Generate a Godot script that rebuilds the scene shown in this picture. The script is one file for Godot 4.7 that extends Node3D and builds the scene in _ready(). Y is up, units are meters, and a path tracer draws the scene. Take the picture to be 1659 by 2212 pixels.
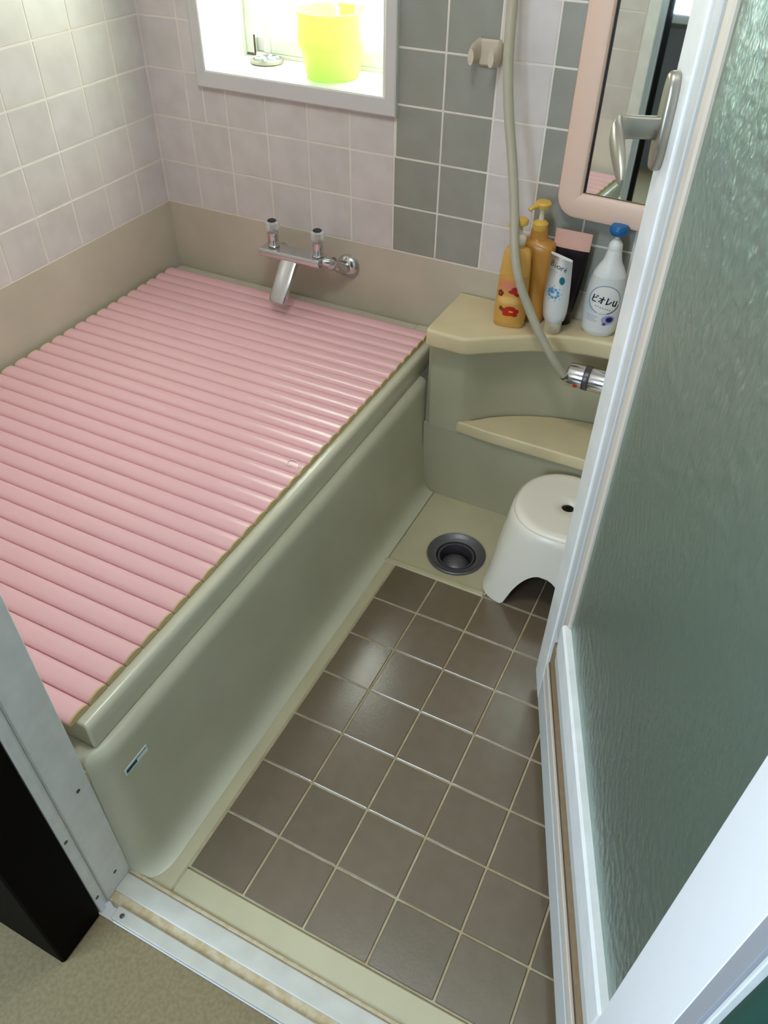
extends Node3D
# A small tiled bathroom seen from its doorway. x: from the tub wall to the right, y: up from the bath floor, z: from the window wall to the door.

const TW := 0.1092      # wall tile pitch across
const TH := 0.1054      # wall tile pitch up
const ROW0 := 0.5695    # where the wall tiles begin
const FT := 0.1155      # floor tile pitch
const RW := 1.66        # right wall
const FW := 1.285       # inner face of the door wall
const CEIL := 2.12

var rng := RandomNumberGenerator.new()
var M := {}
var used := {}


# ---------- mesh building ----------
class MB:
	var v := PackedVector3Array()
	var n := PackedVector3Array()
	var uv := PackedVector2Array()

	func tri(a: Vector3, b: Vector3, c: Vector3, na: Vector3, nb: Vector3, nc: Vector3, ua := Vector2.ZERO, ub := Vector2.ZERO, uc := Vector2.ZERO) -> void:
		if (b - a).cross(c - a).dot(na + nb + nc) > 0.0:
			v.append_array([a, c, b]); n.append_array([na, nc, nb]); uv.append_array([ua, uc, ub])
		else:
			v.append_array([a, b, c]); n.append_array([na, nb, nc]); uv.append_array([ua, ub, uc])

	func quad(a: Vector3, b: Vector3, c: Vector3, d: Vector3, nn: Vector3) -> void:
		tri(a, b, c, nn, nn, nn, Vector2(0, 1), Vector2(1, 1), Vector2(1, 0))
		tri(a, c, d, nn, nn, nn, Vector2(0, 1), Vector2(1, 0), Vector2(0, 0))

	# a box with chamfered edges
	func box(lo: Vector3, hi: Vector3, b := 0.002) -> MB:
		var c := (lo + hi) / 2.0
		var h := (hi - lo).abs() / 2.0
		b = minf(b, minf(h.x, minf(h.y, h.z)) * 0.9)
		for ax in 3:
			var u := (ax + 1) % 3
			var w := (ax + 2) % 3
			for s in [-1.0, 1.0]:
				var nn := Vector3.ZERO
				nn[ax] = s
				var q: Array[Vector3] = []
				for k in [[-1, -1], [1, -1], [1, 1], [-1, 1]]:
					var p := Vector3.ZERO
					p[ax] = s * h[ax]; p[u] = k[0] * (h[u] - b); p[w] = k[1] * (h[w] - b)
					q.append(c + p)
				quad(q[0], q[1], q[2], q[3], nn)
			if b <= 0.0:
				continue
			for su in [-1.0, 1.0]:
				for sw in [-1.0, 1.0]:
					var q2: Array[Vector3] = []
					for k in [[0, -1], [0, 1], [1, 1], [1, -1]]:
						var p := Vector3.ZERO
						p[ax] = k[1] * (h[ax] - b)
						p[u] = su * (h[u] - (b if k[0] == 1 else 0.0))
						p[w] = sw * (h[w] - (b if k[0] == 0 else 0.0))
						q2.append(c + p)
					var nn := Vector3.ZERO
					nn[u] = su; nn[w] = sw
					quad(q2[0], q2[1], q2[2], q2[3], nn.normalized())
		if b > 0.0:
			for sx in [-1.0, 1.0]:
				for sy in [-1.0, 1.0]:
					for sz in [-1.0, 1.0]:
						var s := Vector3(sx, sy, sz)
						var nn := s.normalized()
						tri(c + s * Vector3(h.x, h.y - b, h.z - b), c + s * Vector3(h.x - b, h.y, h.z - b), c + s * Vector3(h.x - b, h.y - b, h.z), nn, nn, nn)
		return self

	# rings of points joined into a skin; edges sharper than the crease angle stay sharp
	func loft(rings: Array, cap0 := true, cap1 := true, inward := false, closed := true, crease := 42.0) -> MB:
		var R := rings.size()
		var N: int = rings[0].size()
		var NJ := N if closed else N - 1
		var fn := []
		var total := 0.0
		var mid := Vector3.ZERO
		for r in rings:
			for p in r:
				mid += p
		mid /= float(R * N)
		for i in R - 1:
			var row := PackedVector3Array()
			for j in NJ:
				var a: Vector3 = rings[i][j]
				var b: Vector3 = rings[i][(j + 1) % N]
				var c: Vector3 = rings[i + 1][(j + 1) % N]
				var d: Vector3 = rings[i + 1][j]
				var nn := (c - a).cross(d - b)
				total += nn.dot((a + b + c + d) / 4.0 - mid)
				row.append(nn.normalized())
			fn.append(row)
		var sgn := -1.0 if (total < 0.0) != inward else 1.0
		var lim := cos(deg_to_rad(crease))
		for i in R - 1:
			for j in NJ:
				var f: Vector3 = fn[i][j]
				var P: Array[Vector3] = [rings[i][j], rings[i][(j + 1) % N], rings[i + 1][(j + 1) % N], rings[i + 1][j]]
				var V: Array[Vector3] = []
				for k in 4:
					var vi: int = i + (1 if k >= 2 else 0)
					var vj: int = j + (1 if k == 1 or k == 2 else 0)
					var acc := Vector3.ZERO
					for di in [-1, 0]:
						for dj in [-1, 0]:
							var ii: int = vi + di
							var jj: int = vj + dj
							if ii < 0 or ii >= R - 1:
								continue
							if closed:
								jj = (jj + NJ) % NJ
							elif jj < 0 or jj >= NJ:
								continue
							var g: Vector3 = fn[ii][jj]
							if g.dot(f) > lim:
								acc += g
					V.append((acc.normalized() if acc.length() > 0.0001 else f) * sgn)
				var u0 := float(j) / NJ
				var u1 := float(j + 1) / NJ
				var w0 := 1.0 - float(i) / (R - 1)
				var w1 := 1.0 - float(i + 1) / (R - 1)
				tri(P[0], P[1], P[2], V[0], V[1], V[2], Vector2(u0, w0), Vector2(u1, w0), Vector2(u1, w1))
				tri(P[0], P[2], P[3], V[0], V[2], V[3], Vector2(u0, w0), Vector2(u1, w1), Vector2(u0, w1))
		if cap0:
			_cap(rings[0], rings[1], inward)
		if cap1:
			_cap(rings[R - 1], rings[R - 2], inward)
		return self

	func _cap(ring, other, inward: bool) -> void:
		var c := Vector3.ZERO
		var c2 := Vector3.ZERO
		for p in ring:
			c += p
		for p in other:
			c2 += p
		c /= float(ring.size()); c2 /= float(other.size())
		var nn := Vector3.ZERO
		for j in ring.size():
			nn += (ring[j] - c).cross(ring[(j + 1) % ring.size()] - c)
		if nn.length() < 1e-12:
			return
		nn = nn.normalized()
		if nn.dot(c - c2) < 0.0:
			nn = -nn
		if inward:
			nn = -nn
		var x := nn.cross(Vector3.UP if absf(nn.y) < 0.9 else Vector3.RIGHT).normalized()
		var y := nn.cross(x)
		var flat := PackedVector2Array()
		for p in ring:
			flat.append(Vector2(x.dot(p - c), y.dot(p - c)))
		var t := Geometry2D.triangulate_polygon(flat)
		if t.is_empty():
			for j in ring.size():
				tri(c, ring[j], ring[(j + 1) % ring.size()], nn, nn, nn)
			return
		for k in range(0, t.size(), 3):
			tri(ring[t[k]], ring[t[k + 1]], ring[t[k + 2]], nn, nn, nn)

	# profile of (radius, height) turned about the y axis through at
	func lathe(at: Vector3, prof: Array, segs := 32, cap0 := true, cap1 := true, inward := false, turn := Basis()) -> MB:
		var rings := []
		for p in prof:
			var r := PackedVector3Array()
			for k in segs:
				var a: float = TAU * k / segs
				r.append(at + turn * Vector3(cos(a) * maxf(p[0], 0.0002), p[1], sin(a) * maxf(p[0], 0.0002)))
			rings.append(r)
		return loft(rings, cap0, cap1, inward)

	# a round tube along points; rad is a number or a list
	func tube(pts: PackedVector3Array, rad, segs := 14, sx := 1.0) -> MB:
		var rings := []
		var up := Vector3.UP
		for i in pts.size():
			var t := (pts[mini(i + 1, pts.size() - 1)] - pts[maxi(i - 1, 0)]).normalized()
			if i == 0 and absf(t.dot(up)) > 0.9:
				up = Vector3.RIGHT
			var x := (up - t * up.dot(t)).normalized()
			up = x
			var y := t.cross(x)
			var r: float = rad[i] if rad is Array or rad is PackedFloat32Array else rad
			var ring := PackedVector3Array()
			for k in segs:
				var a: float = TAU * k / segs
				ring.append(pts[i] + x * cos(a) * r * sx + y * sin(a) * r)
			rings.append(ring)
		return loft(rings)

	# a flat outline in (u, v) pushed from w0 to w1 with rounded rims; basis columns are the directions of u, v and w
	func slab(poly: PackedVector2Array, w0: float, w1: float, bev: float, bs := Basis(), at := Vector3.ZERO, steps := 3) -> MB:
		var area := 0.0
		var N := poly.size()
		for j in N:
			area += poly[j].cross(poly[(j + 1) % N])
		var s := 1.0 if area > 0.0 else -1.0
		var inset := func(d: float) -> PackedVector2Array:
			var out := PackedVector2Array()
			for j in N:
				var e0 := (poly[j] - poly[(j + N - 1) % N]).normalized()
				var e1 := (poly[(j + 1) % N] - poly[j]).normalized()
				var n0 := Vector2(-e0.y, e0.x) * s
				var n1 := Vector2(-e1.y, e1.x) * s
				var m := (n0 + n1).normalized()
				out.append(poly[j] + m * d / maxf(m.dot(n0), 0.35))
			return out
		var rings := []
		var levels := []
		if bev <= 0.0:
			levels = [[w0, 0.0], [w1, 0.0]]
		else:
			for k in steps + 1:
				var a := PI / 2 * k / steps
				levels.append([w0 + bev * (1.0 - sin(a)), bev * (1.0 - cos(a))])
			for k in steps + 1:
				var a := PI / 2 * (1.0 - float(k) / steps)
				levels.append([w1 - bev * (1.0 - sin(a)), bev * (1.0 - cos(a))])
			var lower := levels.slice(0, steps + 1)
			lower.reverse()
			var upper := levels.slice(steps + 1)
			upper.reverse()
			levels = lower + upper
			# lower goes from the rim at w0 + bev inwards; order it bottom to top
			levels.sort_custom(func(p, q): return p[0] < q[0])
		for l in levels:
			var ring := PackedVector3Array()
			for p in inset.call(l[1]):
				ring.append(at + bs * Vector3(p.x, p.y, l[0]))
			rings.append(ring)
		return loft(rings)

	func mesh() -> ArrayMesh:
		var a := []
		a.resize(Mesh.ARRAY_MAX)
		a[Mesh.ARRAY_VERTEX] = v
		a[Mesh.ARRAY_NORMAL] = n
		a[Mesh.ARRAY_TEX_UV] = uv
		var m := ArrayMesh.new()
		m.add_surface_from_arrays(Mesh.PRIMITIVE_TRIANGLES, a)
		return m


# ---------- naming and placing ----------
func numbered(called: String) -> String:
	var k: int = used.get(called, 0)
	used[called] = k + 1
	return called if k == 0 else "%s_%03d" % [called, k]


func tag(o: Node3D, label: String, category: String, group := "", kind := "") -> Node3D:
	o.set_meta("label", label)
	o.set_meta("category", category)
	if group:
		o.set_meta("group", group)
	if kind:
		o.set_meta("kind", kind)
	return o


func thing(called: String, label: String, category: String, at := Vector3.ZERO, kind := "", group := "") -> Node3D:
	var o := Node3D.new()
	o.name = numbered(called)
	o.position = at
	add_child(o, true)
	tag(o, label, category, group, kind)
	return o


func part(called: String, mesh, mat: Material, parent: Node3D, at := Vector3.ZERO, label := "") -> MeshInstance3D:
	var o := MeshInstance3D.new()
	var key := str(parent.get_instance_id()) + called
	var k: int = used.get(key, 0)
	used[key] = k + 1
	o.name = called if k == 0 else "%s_%03d" % [called, k]
	o.mesh = mesh.mesh() if mesh is MB else mesh
	o.material_override = mat
	o.position = at
	parent.add_child(o, true)
	if label:
		o.set_meta("label", label)
	return o


# ---------- materials ----------
func mat(c: Color, rough := 0.5, metal := 0.0) -> StandardMaterial3D:
	var m := StandardMaterial3D.new()
	m.albedo_color = c
	m.roughness = rough
	m.metallic = metal
	return m


func noise_tex(freq: float, kind: int, lo: Color, hi: Color, oct := 3, seed_ := 1, size := 256) -> ImageTexture:
	var f := FastNoiseLite.new()
	f.noise_type = kind
	f.frequency = freq
	f.fractal_octaves = oct
	f.seed = seed_
	var src := f.get_seamless_image(size, size)
	var im := Image.create(size, size, false, Image.FORMAT_RGB8)
	for y in size:
		for x in size:
			im.set_pixel(x, y, lo.lerp(hi, src.get_pixel(x, y).r))
	return ImageTexture.create_from_image(im)


func bump(m: StandardMaterial3D, tex: Texture2D, cm: float, scale: Vector3) -> void:
	m.heightmap_enabled = true
	m.heightmap_texture = tex
	m.heightmap_scale = cm
	m.uv1_triplanar = true
	m.uv1_world_triplanar = true
	m.uv1_scale = scale


func mottled(m: StandardMaterial3D, tex: Texture2D, scale: Vector3) -> StandardMaterial3D:
	m.albedo_texture = tex
	m.uv1_triplanar = true
	m.uv1_world_triplanar = true
	m.uv1_scale = scale
	return m


func make_materials() -> void:
	var soft := noise_tex(0.012, FastNoiseLite.TYPE_SIMPLEX_SMOOTH, Color(0.94, 0.94, 0.93), Color(1, 1, 1), 4, 3)
	var dirt := noise_tex(0.02, FastNoiseLite.TYPE_SIMPLEX_SMOOTH, Color(0.86, 0.8, 0.68), Color(1, 1, 1), 4, 7)
	var grain := noise_tex(0.08, FastNoiseLite.TYPE_SIMPLEX_SMOOTH, Color(0, 0, 0), Color(1, 1, 1), 3, 5)
	M.soft = soft
	M.grain = grain
	M.wall_grout = mottled(mat(Color(0.925, 0.895, 0.85), 0.8), soft, Vector3.ONE * 2.0)
	M.wall_tile = []
	for c in [Color(0.855, 0.832, 0.818), Color(0.865, 0.838, 0.824), Color(0.847, 0.824, 0.81)]:
		M.wall_tile.append(mottled(mat(c, 0.3), soft, Vector3.ONE * 3.0))
	M.green_tile = []
	for c in [Color(0.61, 0.615, 0.575), Color(0.62, 0.625, 0.585), Color(0.60, 0.605, 0.565)]:
		M.green_tile.append(mottled(mat(c, 0.35), soft, Vector3.ONE * 3.0))
	M.wall_panel = mottled(mat(Color(0.80, 0.765, 0.69), 0.4), soft, Vector3.ONE * 1.5)
	M.floor_grout = mottled(mat(Color(0.74, 0.69, 0.58), 0.8), dirt, Vector3.ONE * 4.0)
	M.floor_tile = []
	for c in [Color(0.435, 0.376, 0.295), Color(0.445, 0.384, 0.302), Color(0.425, 0.368, 0.287)]:
		var m := mottled(mat(c, 0.21), soft, Vector3.ONE * 4.0)
		m.metallic_specular = 1.0
		bump(m, grain, 0.006, Vector3.ONE * 6.0)
		M.floor_tile.append(m)
	M.frp = mottled(mat(Color(0.77, 0.73, 0.59), 0.38), soft, Vector3.ONE * 1.5)
	M.apron = mottled(mat(Color(0.79, 0.775, 0.67), 0.36), soft, Vector3.ONE * 1.2)
	M.tub = mat(Color(0.82, 0.80, 0.70), 0.22)
	M.panel = mottled(mat(Color(0.735, 0.715, 0.60), 0.4), soft, Vector3.ONE * 1.2)
	M.beige = mottled(mat(Color(0.87, 0.80, 0.635), 0.4), soft, Vector3.ONE * 2.0)
	M.pink = mat(Color(0.93, 0.73, 0.745), 0.24)
	M.pink.metallic_specular = 0.75
	M.endcap = mat(Color(0.80, 0.70, 0.50), 0.45)
	M.chrome = mat(Color(0.82, 0.82, 0.82), 0.14, 1.0)
	M.satin = mat(Color(0.66, 0.64, 0.59), 0.35, 0.85)
	M.steel = mat(Color(0.44, 0.43, 0.44), 0.4, 0.6)
	M.darkmetal = mat(Color(0.36, 0.34, 0.36), 0.35, 0.6)
	M.black = mat(Color(0.07, 0.07, 0.08), 0.4)
	M.white = mat(Color(0.88, 0.88, 0.86), 0.35)
	M.sill = mat(Color(0.90, 0.90, 0.88), 0.4)
	M.casing = mat(Color(0.82, 0.81, 0.80), 0.45)
	M.stool = mat(Color(0.93, 0.895, 0.825), 0.3)
	M.alu = mottled(mat(Color(0.94, 0.94, 0.925), 0.3), soft, Vector3.ONE * 5.0)
	M.jamb = mat(Color(0.975, 0.98, 0.985), 0.35)
	M.aludirty = mottled(mat(Color(0.82, 0.76, 0.64), 0.5), dirt, Vector3.ONE * 9.0)
	M.rust = mottled(mat(Color(0.62, 0.53, 0.42), 0.6), dirt, Vector3.ONE * 12.0)
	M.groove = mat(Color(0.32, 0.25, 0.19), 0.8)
	M.dark = mat(Color(0.06, 0.045, 0.028), 0.7)
	M.dark.metallic_specular = 0.15
	M.sillmetal = mottled(mat(Color(0.80, 0.78, 0.72), 0.4), soft, Vector3.ONE * 5.0)
	M.strip_shade = mat(Color(0.60, 0.61, 0.63), 0.6)  # darker grey stands in for shade on a strip of the right jamb
	M.stile_grey = mat(Color(0.76, 0.76, 0.74), 0.4)
	M.stile_bead = mat(Color(0.80, 0.75, 0.68), 0.45)
	M.hallfloor = mottled(mat(Color(0.57, 0.51, 0.37), 0.7), noise_tex(0.05, FastNoiseLite.TYPE_SIMPLEX_SMOOTH, Color(0.86, 0.84, 0.8), Color(1, 1, 1), 4, 21), Vector3.ONE * 8.0)
	M.hallwall = mat(Color(0.50, 0.50, 0.50), 0.8)
	M.hallwhite = mat(Color(0.78, 0.80, 0.80), 0.6)
	M.green_cloth = mat(Color(0.05, 0.24, 0.19), 0.8)
	M.mirror = mat(Color(0.93, 0.96, 0.94), 0.02, 1.0)
	M.mirror_frame = mat(Color(0.90, 0.78, 0.70), 0.4)
	M.hose = mat(Color(0.70, 0.67, 0.58), 0.35)
	M.holder = mat(Color(0.80, 0.75, 0.66), 0.4)
	M.blue = mat(Color(0.03, 0.37, 0.60), 0.35)
	M.red = mat(Color(0.75, 0.12, 0.06), 0.4)
	M.teal = mat(Color(0.04, 0.30, 0.36), 0.4)
	M.paper = mat(Color(0.92, 0.95, 0.93), 0.4)
	M.plum = mat(Color(0.10, 0.06, 0.10), 0.3)
	M.blush = mat(Color(0.87, 0.68, 0.61), 0.35)
	M.yellow = mat(Color(0.85, 0.68, 0.30), 0.4)
	M.cream = mat(Color(0.86, 0.82, 0.72), 0.35)
	M.print = mat(Color(0.95, 0.88, 0.86), 0.5)
	var b := mat(Color(0.86, 0.95, 0.66), 0.35)
	b.backlight_enabled = true
	b.backlight = Color(0.90, 0.99, 0.62)
	M.bucket = b
	var o := mat(Color(0.83, 0.64, 0.32), 0.25)
	o.backlight_enabled = true
	o.backlight = Color(0.25, 0.13, 0.02)
	M.orange = o
	var am := mat(Color(0.75, 0.53, 0.23), 0.28)
	M.amber = am
	var cl := mat(Color(0.92, 0.94, 0.94, 0.35), 0.08)
	cl.transparency = BaseMaterial3D.TRANSPARENCY_ALPHA
	M.clear = cl
	var pane := mat(Color(1, 1, 1), 0.6)
	pane.emission_enabled = true
	pane.emission = Color(0.97, 1.0, 0.98)
	pane.emission_energy_multiplier = PANE_GLOW
	M.pane = pane
	var hall := mat(Color(1, 1, 1), 0.6)
	hall.emission_enabled = true
	hall.emission = Color(0.8, 0.9, 1.0)
	hall.emission_energy_multiplier = 1.5
	M.hallpane = hall
	var g := mat(Color(0.76, 0.86, 0.81, 0.05), 0.3)
	g.refraction_enabled = true
	g.refraction_scale = 0.05
	var cells := FastNoiseLite.new()
	cells.noise_type = FastNoiseLite.TYPE_CELLULAR
	cells.frequency = 0.045
	cells.seed = 11
	cells.cellular_return_type = FastNoiseLite.RETURN_DISTANCE
	var ci := cells.get_seamless_image(512, 512)
	ci.convert(Image.FORMAT_RGB8)
	bump(g, ImageTexture.create_from_image(ci), 0.25, Vector3(3.2, 2.2, 3.2))
	M.doorglass = g


const PANE_GLOW := 2.2


# ---------- light and camera ----------
func setup_view() -> void:
	var cam := Camera3D.new()
	cam.name = "camera"
	cam.fov = 66.5483
	cam.near = 0.02
	cam.transform = Transform3D(Basis(Vector3(0.89436266, 0.01211877, -0.44717845), Vector3(-0.30804567, 0.74154776, -0.59599898), Vector3(0.3243814, 0.67079062, 0.66694576)), Vector3(1.42798754, 1.34760805, 1.60996741))
	add_child(cam)
	var env := Environment.new()
	env.background_mode = Environment.BG_COLOR
	env.background_color = Color(0.75, 0.82, 0.9)
	env.tonemap_mode = Environment.TONE_MAPPER_LINEAR
	env.tonemap_exposure = 1.09
	env.sdfgi_enabled = true
	env.ssao_enabled = true
	env.ssil_enabled = true
	var we := WorldEnvironment.new()
	we.name = "environment"
	we.environment = env
	add_child(we)
	# daylight through the frosted bathroom window
	var w := AreaLight3D.new()
	w.name = "window_daylight"
	w.area_size = Vector2(0.38, 0.44)
	w.light_color = Color(0.97, 1.0, 0.96)
	w.light_energy = 0.38
	w.area_range = 8.0
	w.shadow_enabled = true
	w.transform = Transform3D(Basis(Vector3.UP, PI), Vector3(0.42, 1.17, -0.150))
	add_child(w)
	# daylight through the hall window behind the camera, left of the doorway
	var h := AreaLight3D.new()
	h.name = "hall_daylight"
	h.area_size = Vector2(1.4, 0.9)
	h.light_color = Color(0.82, 0.91, 1.0)
	h.light_energy = 4.5
	h.area_range = 8.0
	h.shadow_enabled = true
	h.transform = Transform3D(Basis(), Vector3(0.25, 1.12, 2.66))
	add_child(h)


const FILL_LAMP := Vector3(1.02, 1.99, 1.06)


func build_fill_lamp() -> void:  # unseen lamp added to fill the bathroom with soft light
	var l := thing("added_fill_lamp", "added unseen fill lamp, a round opal globe on the bathroom ceiling above the picture", "lamp", Vector3(FILL_LAMP.x, CEIL, FILL_LAMP.z))
	part("base", MB.new().lathe(Vector3.ZERO, [[0.13, -0.03], [0.135, -0.02], [0.135, -0.001]], 36), M.white, l)
	var g := mat(Color(0.95, 0.93, 0.88), 0.5)
	g.emission_enabled = true
	g.emission = Color(0.95, 0.98, 1.0)
	g.emission_energy_multiplier = 1.0
	part("fill_globe", MB.new().lathe(Vector3.ZERO, [[0.0, -0.190], [0.05, -0.185], [0.09, -0.168], [0.115, -0.135], [0.122, -0.09], [0.115, -0.05], [0.105, -0.031]], 36), g, l)
	var o := OmniLight3D.new()
	o.name = "fill_lamp_light"
	o.light_color = Color(0.95, 0.98, 1.0)
	o.light_energy = 0.43
	o.omni_range = 6.0
	o.omni_attenuation = 2.0
	o.light_size = 0.1
	o.shadow_enabled = true
	o.position = FILL_LAMP
	add_child(o)


# ---------- the room ----------
func clip_rect(r: Rect2, hole: Rect2) -> Array:   # what is left of a tile where the window frame is
	if not r.intersects(hole):
		return [r]
	var out := []
	if r.position.x < hole.position.x:
		out.append(Rect2(r.position.x, r.position.y, hole.position.x - r.position.x, r.size.y))
	elif r.end.x > hole.end.x:
		out.append(Rect2(hole.end.x, r.position.y, r.end.x - hole.end.x, r.size.y))
	elif r.position.y < hole.position.y:
		out.append(Rect2(r.position.x, r.position.y, r.size.x, hole.position.y - r.position.y))
	elif r.end.y > hole.end.y:
		out.append(Rect2(r.position.x, hole.end.y, r.size.x, r.end.y - hole.end.y))
	if out.size() == 1 and r.position.y < hole.position.y and r.position.x < hole.position.x:
		out.append(Rect2(hole.position.x, r.position.y, r.end.x - hole.position.x, hole.position.y - r.position.y))
	return out


const GAP := 0.0019    # half a joint
const PROUD := 0.0008


func tile_mesh(w: float, h: float, t: float) -> ArrayMesh:   # a tile in the xy plane facing +z, from its lower left corner
	var key := "tile %.4f %.4f %.4f" % [w, h, t]
	if not M.has(key):
		M[key] = MB.new().box(Vector3(GAP, GAP, -0.002), Vector3(w - GAP, h - GAP, t), 0.0009).mesh()
	return M[key]


func pick(list: Array) -> Material:
	return list[rng.randi() % list.size()]


func build_walls() -> void:
	# window wall, in four pieces round its opening
	var back := thing("wall_back", "window wall of pale beige square tiles with two columns of grey-green tiles", "wall", Vector3.ZERO, "structure")
	var ox0 := 0.18; var ox1 := 0.628; var oy0 := 0.898; var oy1 := 1.42
	var mb := MB.new()
	mb.box(Vector3(-0.1, -0.15, -0.2), Vector3(ox0, CEIL, 0), 0)
	mb.box(Vector3(ox1, -0.15, -0.2), Vector3(RW + 0.1, CEIL, 0), 0)
	mb.box(Vector3(ox0, -0.15, -0.2), Vector3(ox1, oy0, 0), 0)
	mb.box(Vector3(ox0, oy1, -0.2), Vector3(ox1, CEIL, 0), 0)
	part("backing", mb, M.wall_grout, back)
	var hole := Rect2(0.156, 0.864, 0.502, 0.59)
	var rows := int(floor((CEIL - ROW0) / TH))
	for c in 15:
		var green: bool = c == 6 or c == 7 or c == 9 or c == 10
		for r in rows:
			for q in clip_rect(Rect2(c * TW, ROW0 + r * TH, TW, TH), hole):
				if q.size.x < 0.006 or q.size.y < 0.006:
					continue
				part("tile", tile_mesh(q.size.x, q.size.y, PROUD), pick(M.green_tile if green else M.wall_tile), back, Vector3(q.position.x, q.position.y, 0), "grey-green tile" if green else "")
	part("lower_panel", MB.new().box(Vector3(0.0, 0.0, -0.001), Vector3(RW, ROW0 - 0.001, 0.0008), 0.0005), M.wall_panel, back)
	# tub-side wall
	var left := thing("wall_left", "side wall of pale beige square tiles beside the covered bathtub", "wall", Vector3.ZERO, "structure")
	part("backing", MB.new().box(Vector3(-0.1, -0.15, 0.0), Vector3(0, CEIL, FW + 0.1), 0), M.wall_grout, left)
	var face := Basis(Vector3(0, 0, -1), Vector3.UP, Vector3(1, 0, 0))
	for c in 12:
		var z1: float = 0.105 + c * TW
		var z0: float = maxf(z1 - TW, 0.002)
		z1 = minf(z1, FW)
		for r in rows:
			var t := part("tile", tile_mesh(z1 - z0, TH, PROUD), pick(M.wall_tile), left, Vector3(0, ROW0 + r * TH, z1))
			t.basis = face
	part("lower_panel", MB.new().box(Vector3(-0.001, 0.0, 0.001), Vector3(0.0008, ROW0 - 0.001, FW), 0.0005), M.wall_panel, left)
	# wall behind the open door
	var right := thing("wall_right", "pale tiled wall behind the opened frosted glass door", "wall", Vector3.ZERO, "structure")
	part("backing", MB.new().box(Vector3(RW, -0.15, 0.0), Vector3(RW + 0.1, CEIL, FW + 0.1), 0), M.wall_grout, right)
	var rt := MB.new()
	for c in 12:
		for r in rows:
			rt.box(Vector3(RW - PROUD, ROW0 + r * TH + GAP, c * TW + GAP), Vector3(RW + 0.001, ROW0 + (r + 1) * TH - GAP, minf((c + 1) * TW, FW) - GAP), 0.0009)
	part("tiles", rt, M.wall_tile[0], right).set_meta("kind", "stuff")
	part("lower_panel", MB.new().box(Vector3(RW - 0.0008, 0.0, 0.001), Vector3(RW + 0.001, ROW0 - 0.001, FW), 0.0005), M.wall_panel, right)
	# door wall: left of, right of and over the doorway
	var front := thing("wall_front", "wall of the doorway with pale tiles inside the bathroom", "wall", Vector3.ZERO, "structure")
	var fb := MB.new()
	fb.box(Vector3(-0.1, -0.15, FW), Vector3(0.762, CEIL, 1.352), 0)
	fb.box(Vector3(1.585, -0.15, FW), Vector3(RW + 0.1, CEIL, 1.42), 0)
	fb.box(Vector3(0.762, 1.98, FW), Vector3(1.575, CEIL, 1.352), 0)
	part("backing", fb, M.wall_grout, front)
	var ft := MB.new()
	for c in 7:
		for r in rows:
			ft.box(Vector3(c * TW + GAP, ROW0 + r * TH + GAP, FW - PROUD), Vector3(minf((c + 1) * TW, 0.76) - GAP, ROW0 + (r + 1) * TH - GAP, FW + 0.001), 0.0009)
	part("tiles", ft, M.wall_tile[1], front).set_meta("kind", "stuff")
	var cl := part("ceiling", MB.new().box(Vector3(-0.1, CEIL, -0.2), Vector3(RW + 0.1, CEIL + 0.1, 1.352), 0), M.white, self)
	tag(cl, "plain white ceiling over the bathroom", "ceiling", "", "structure")


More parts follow.
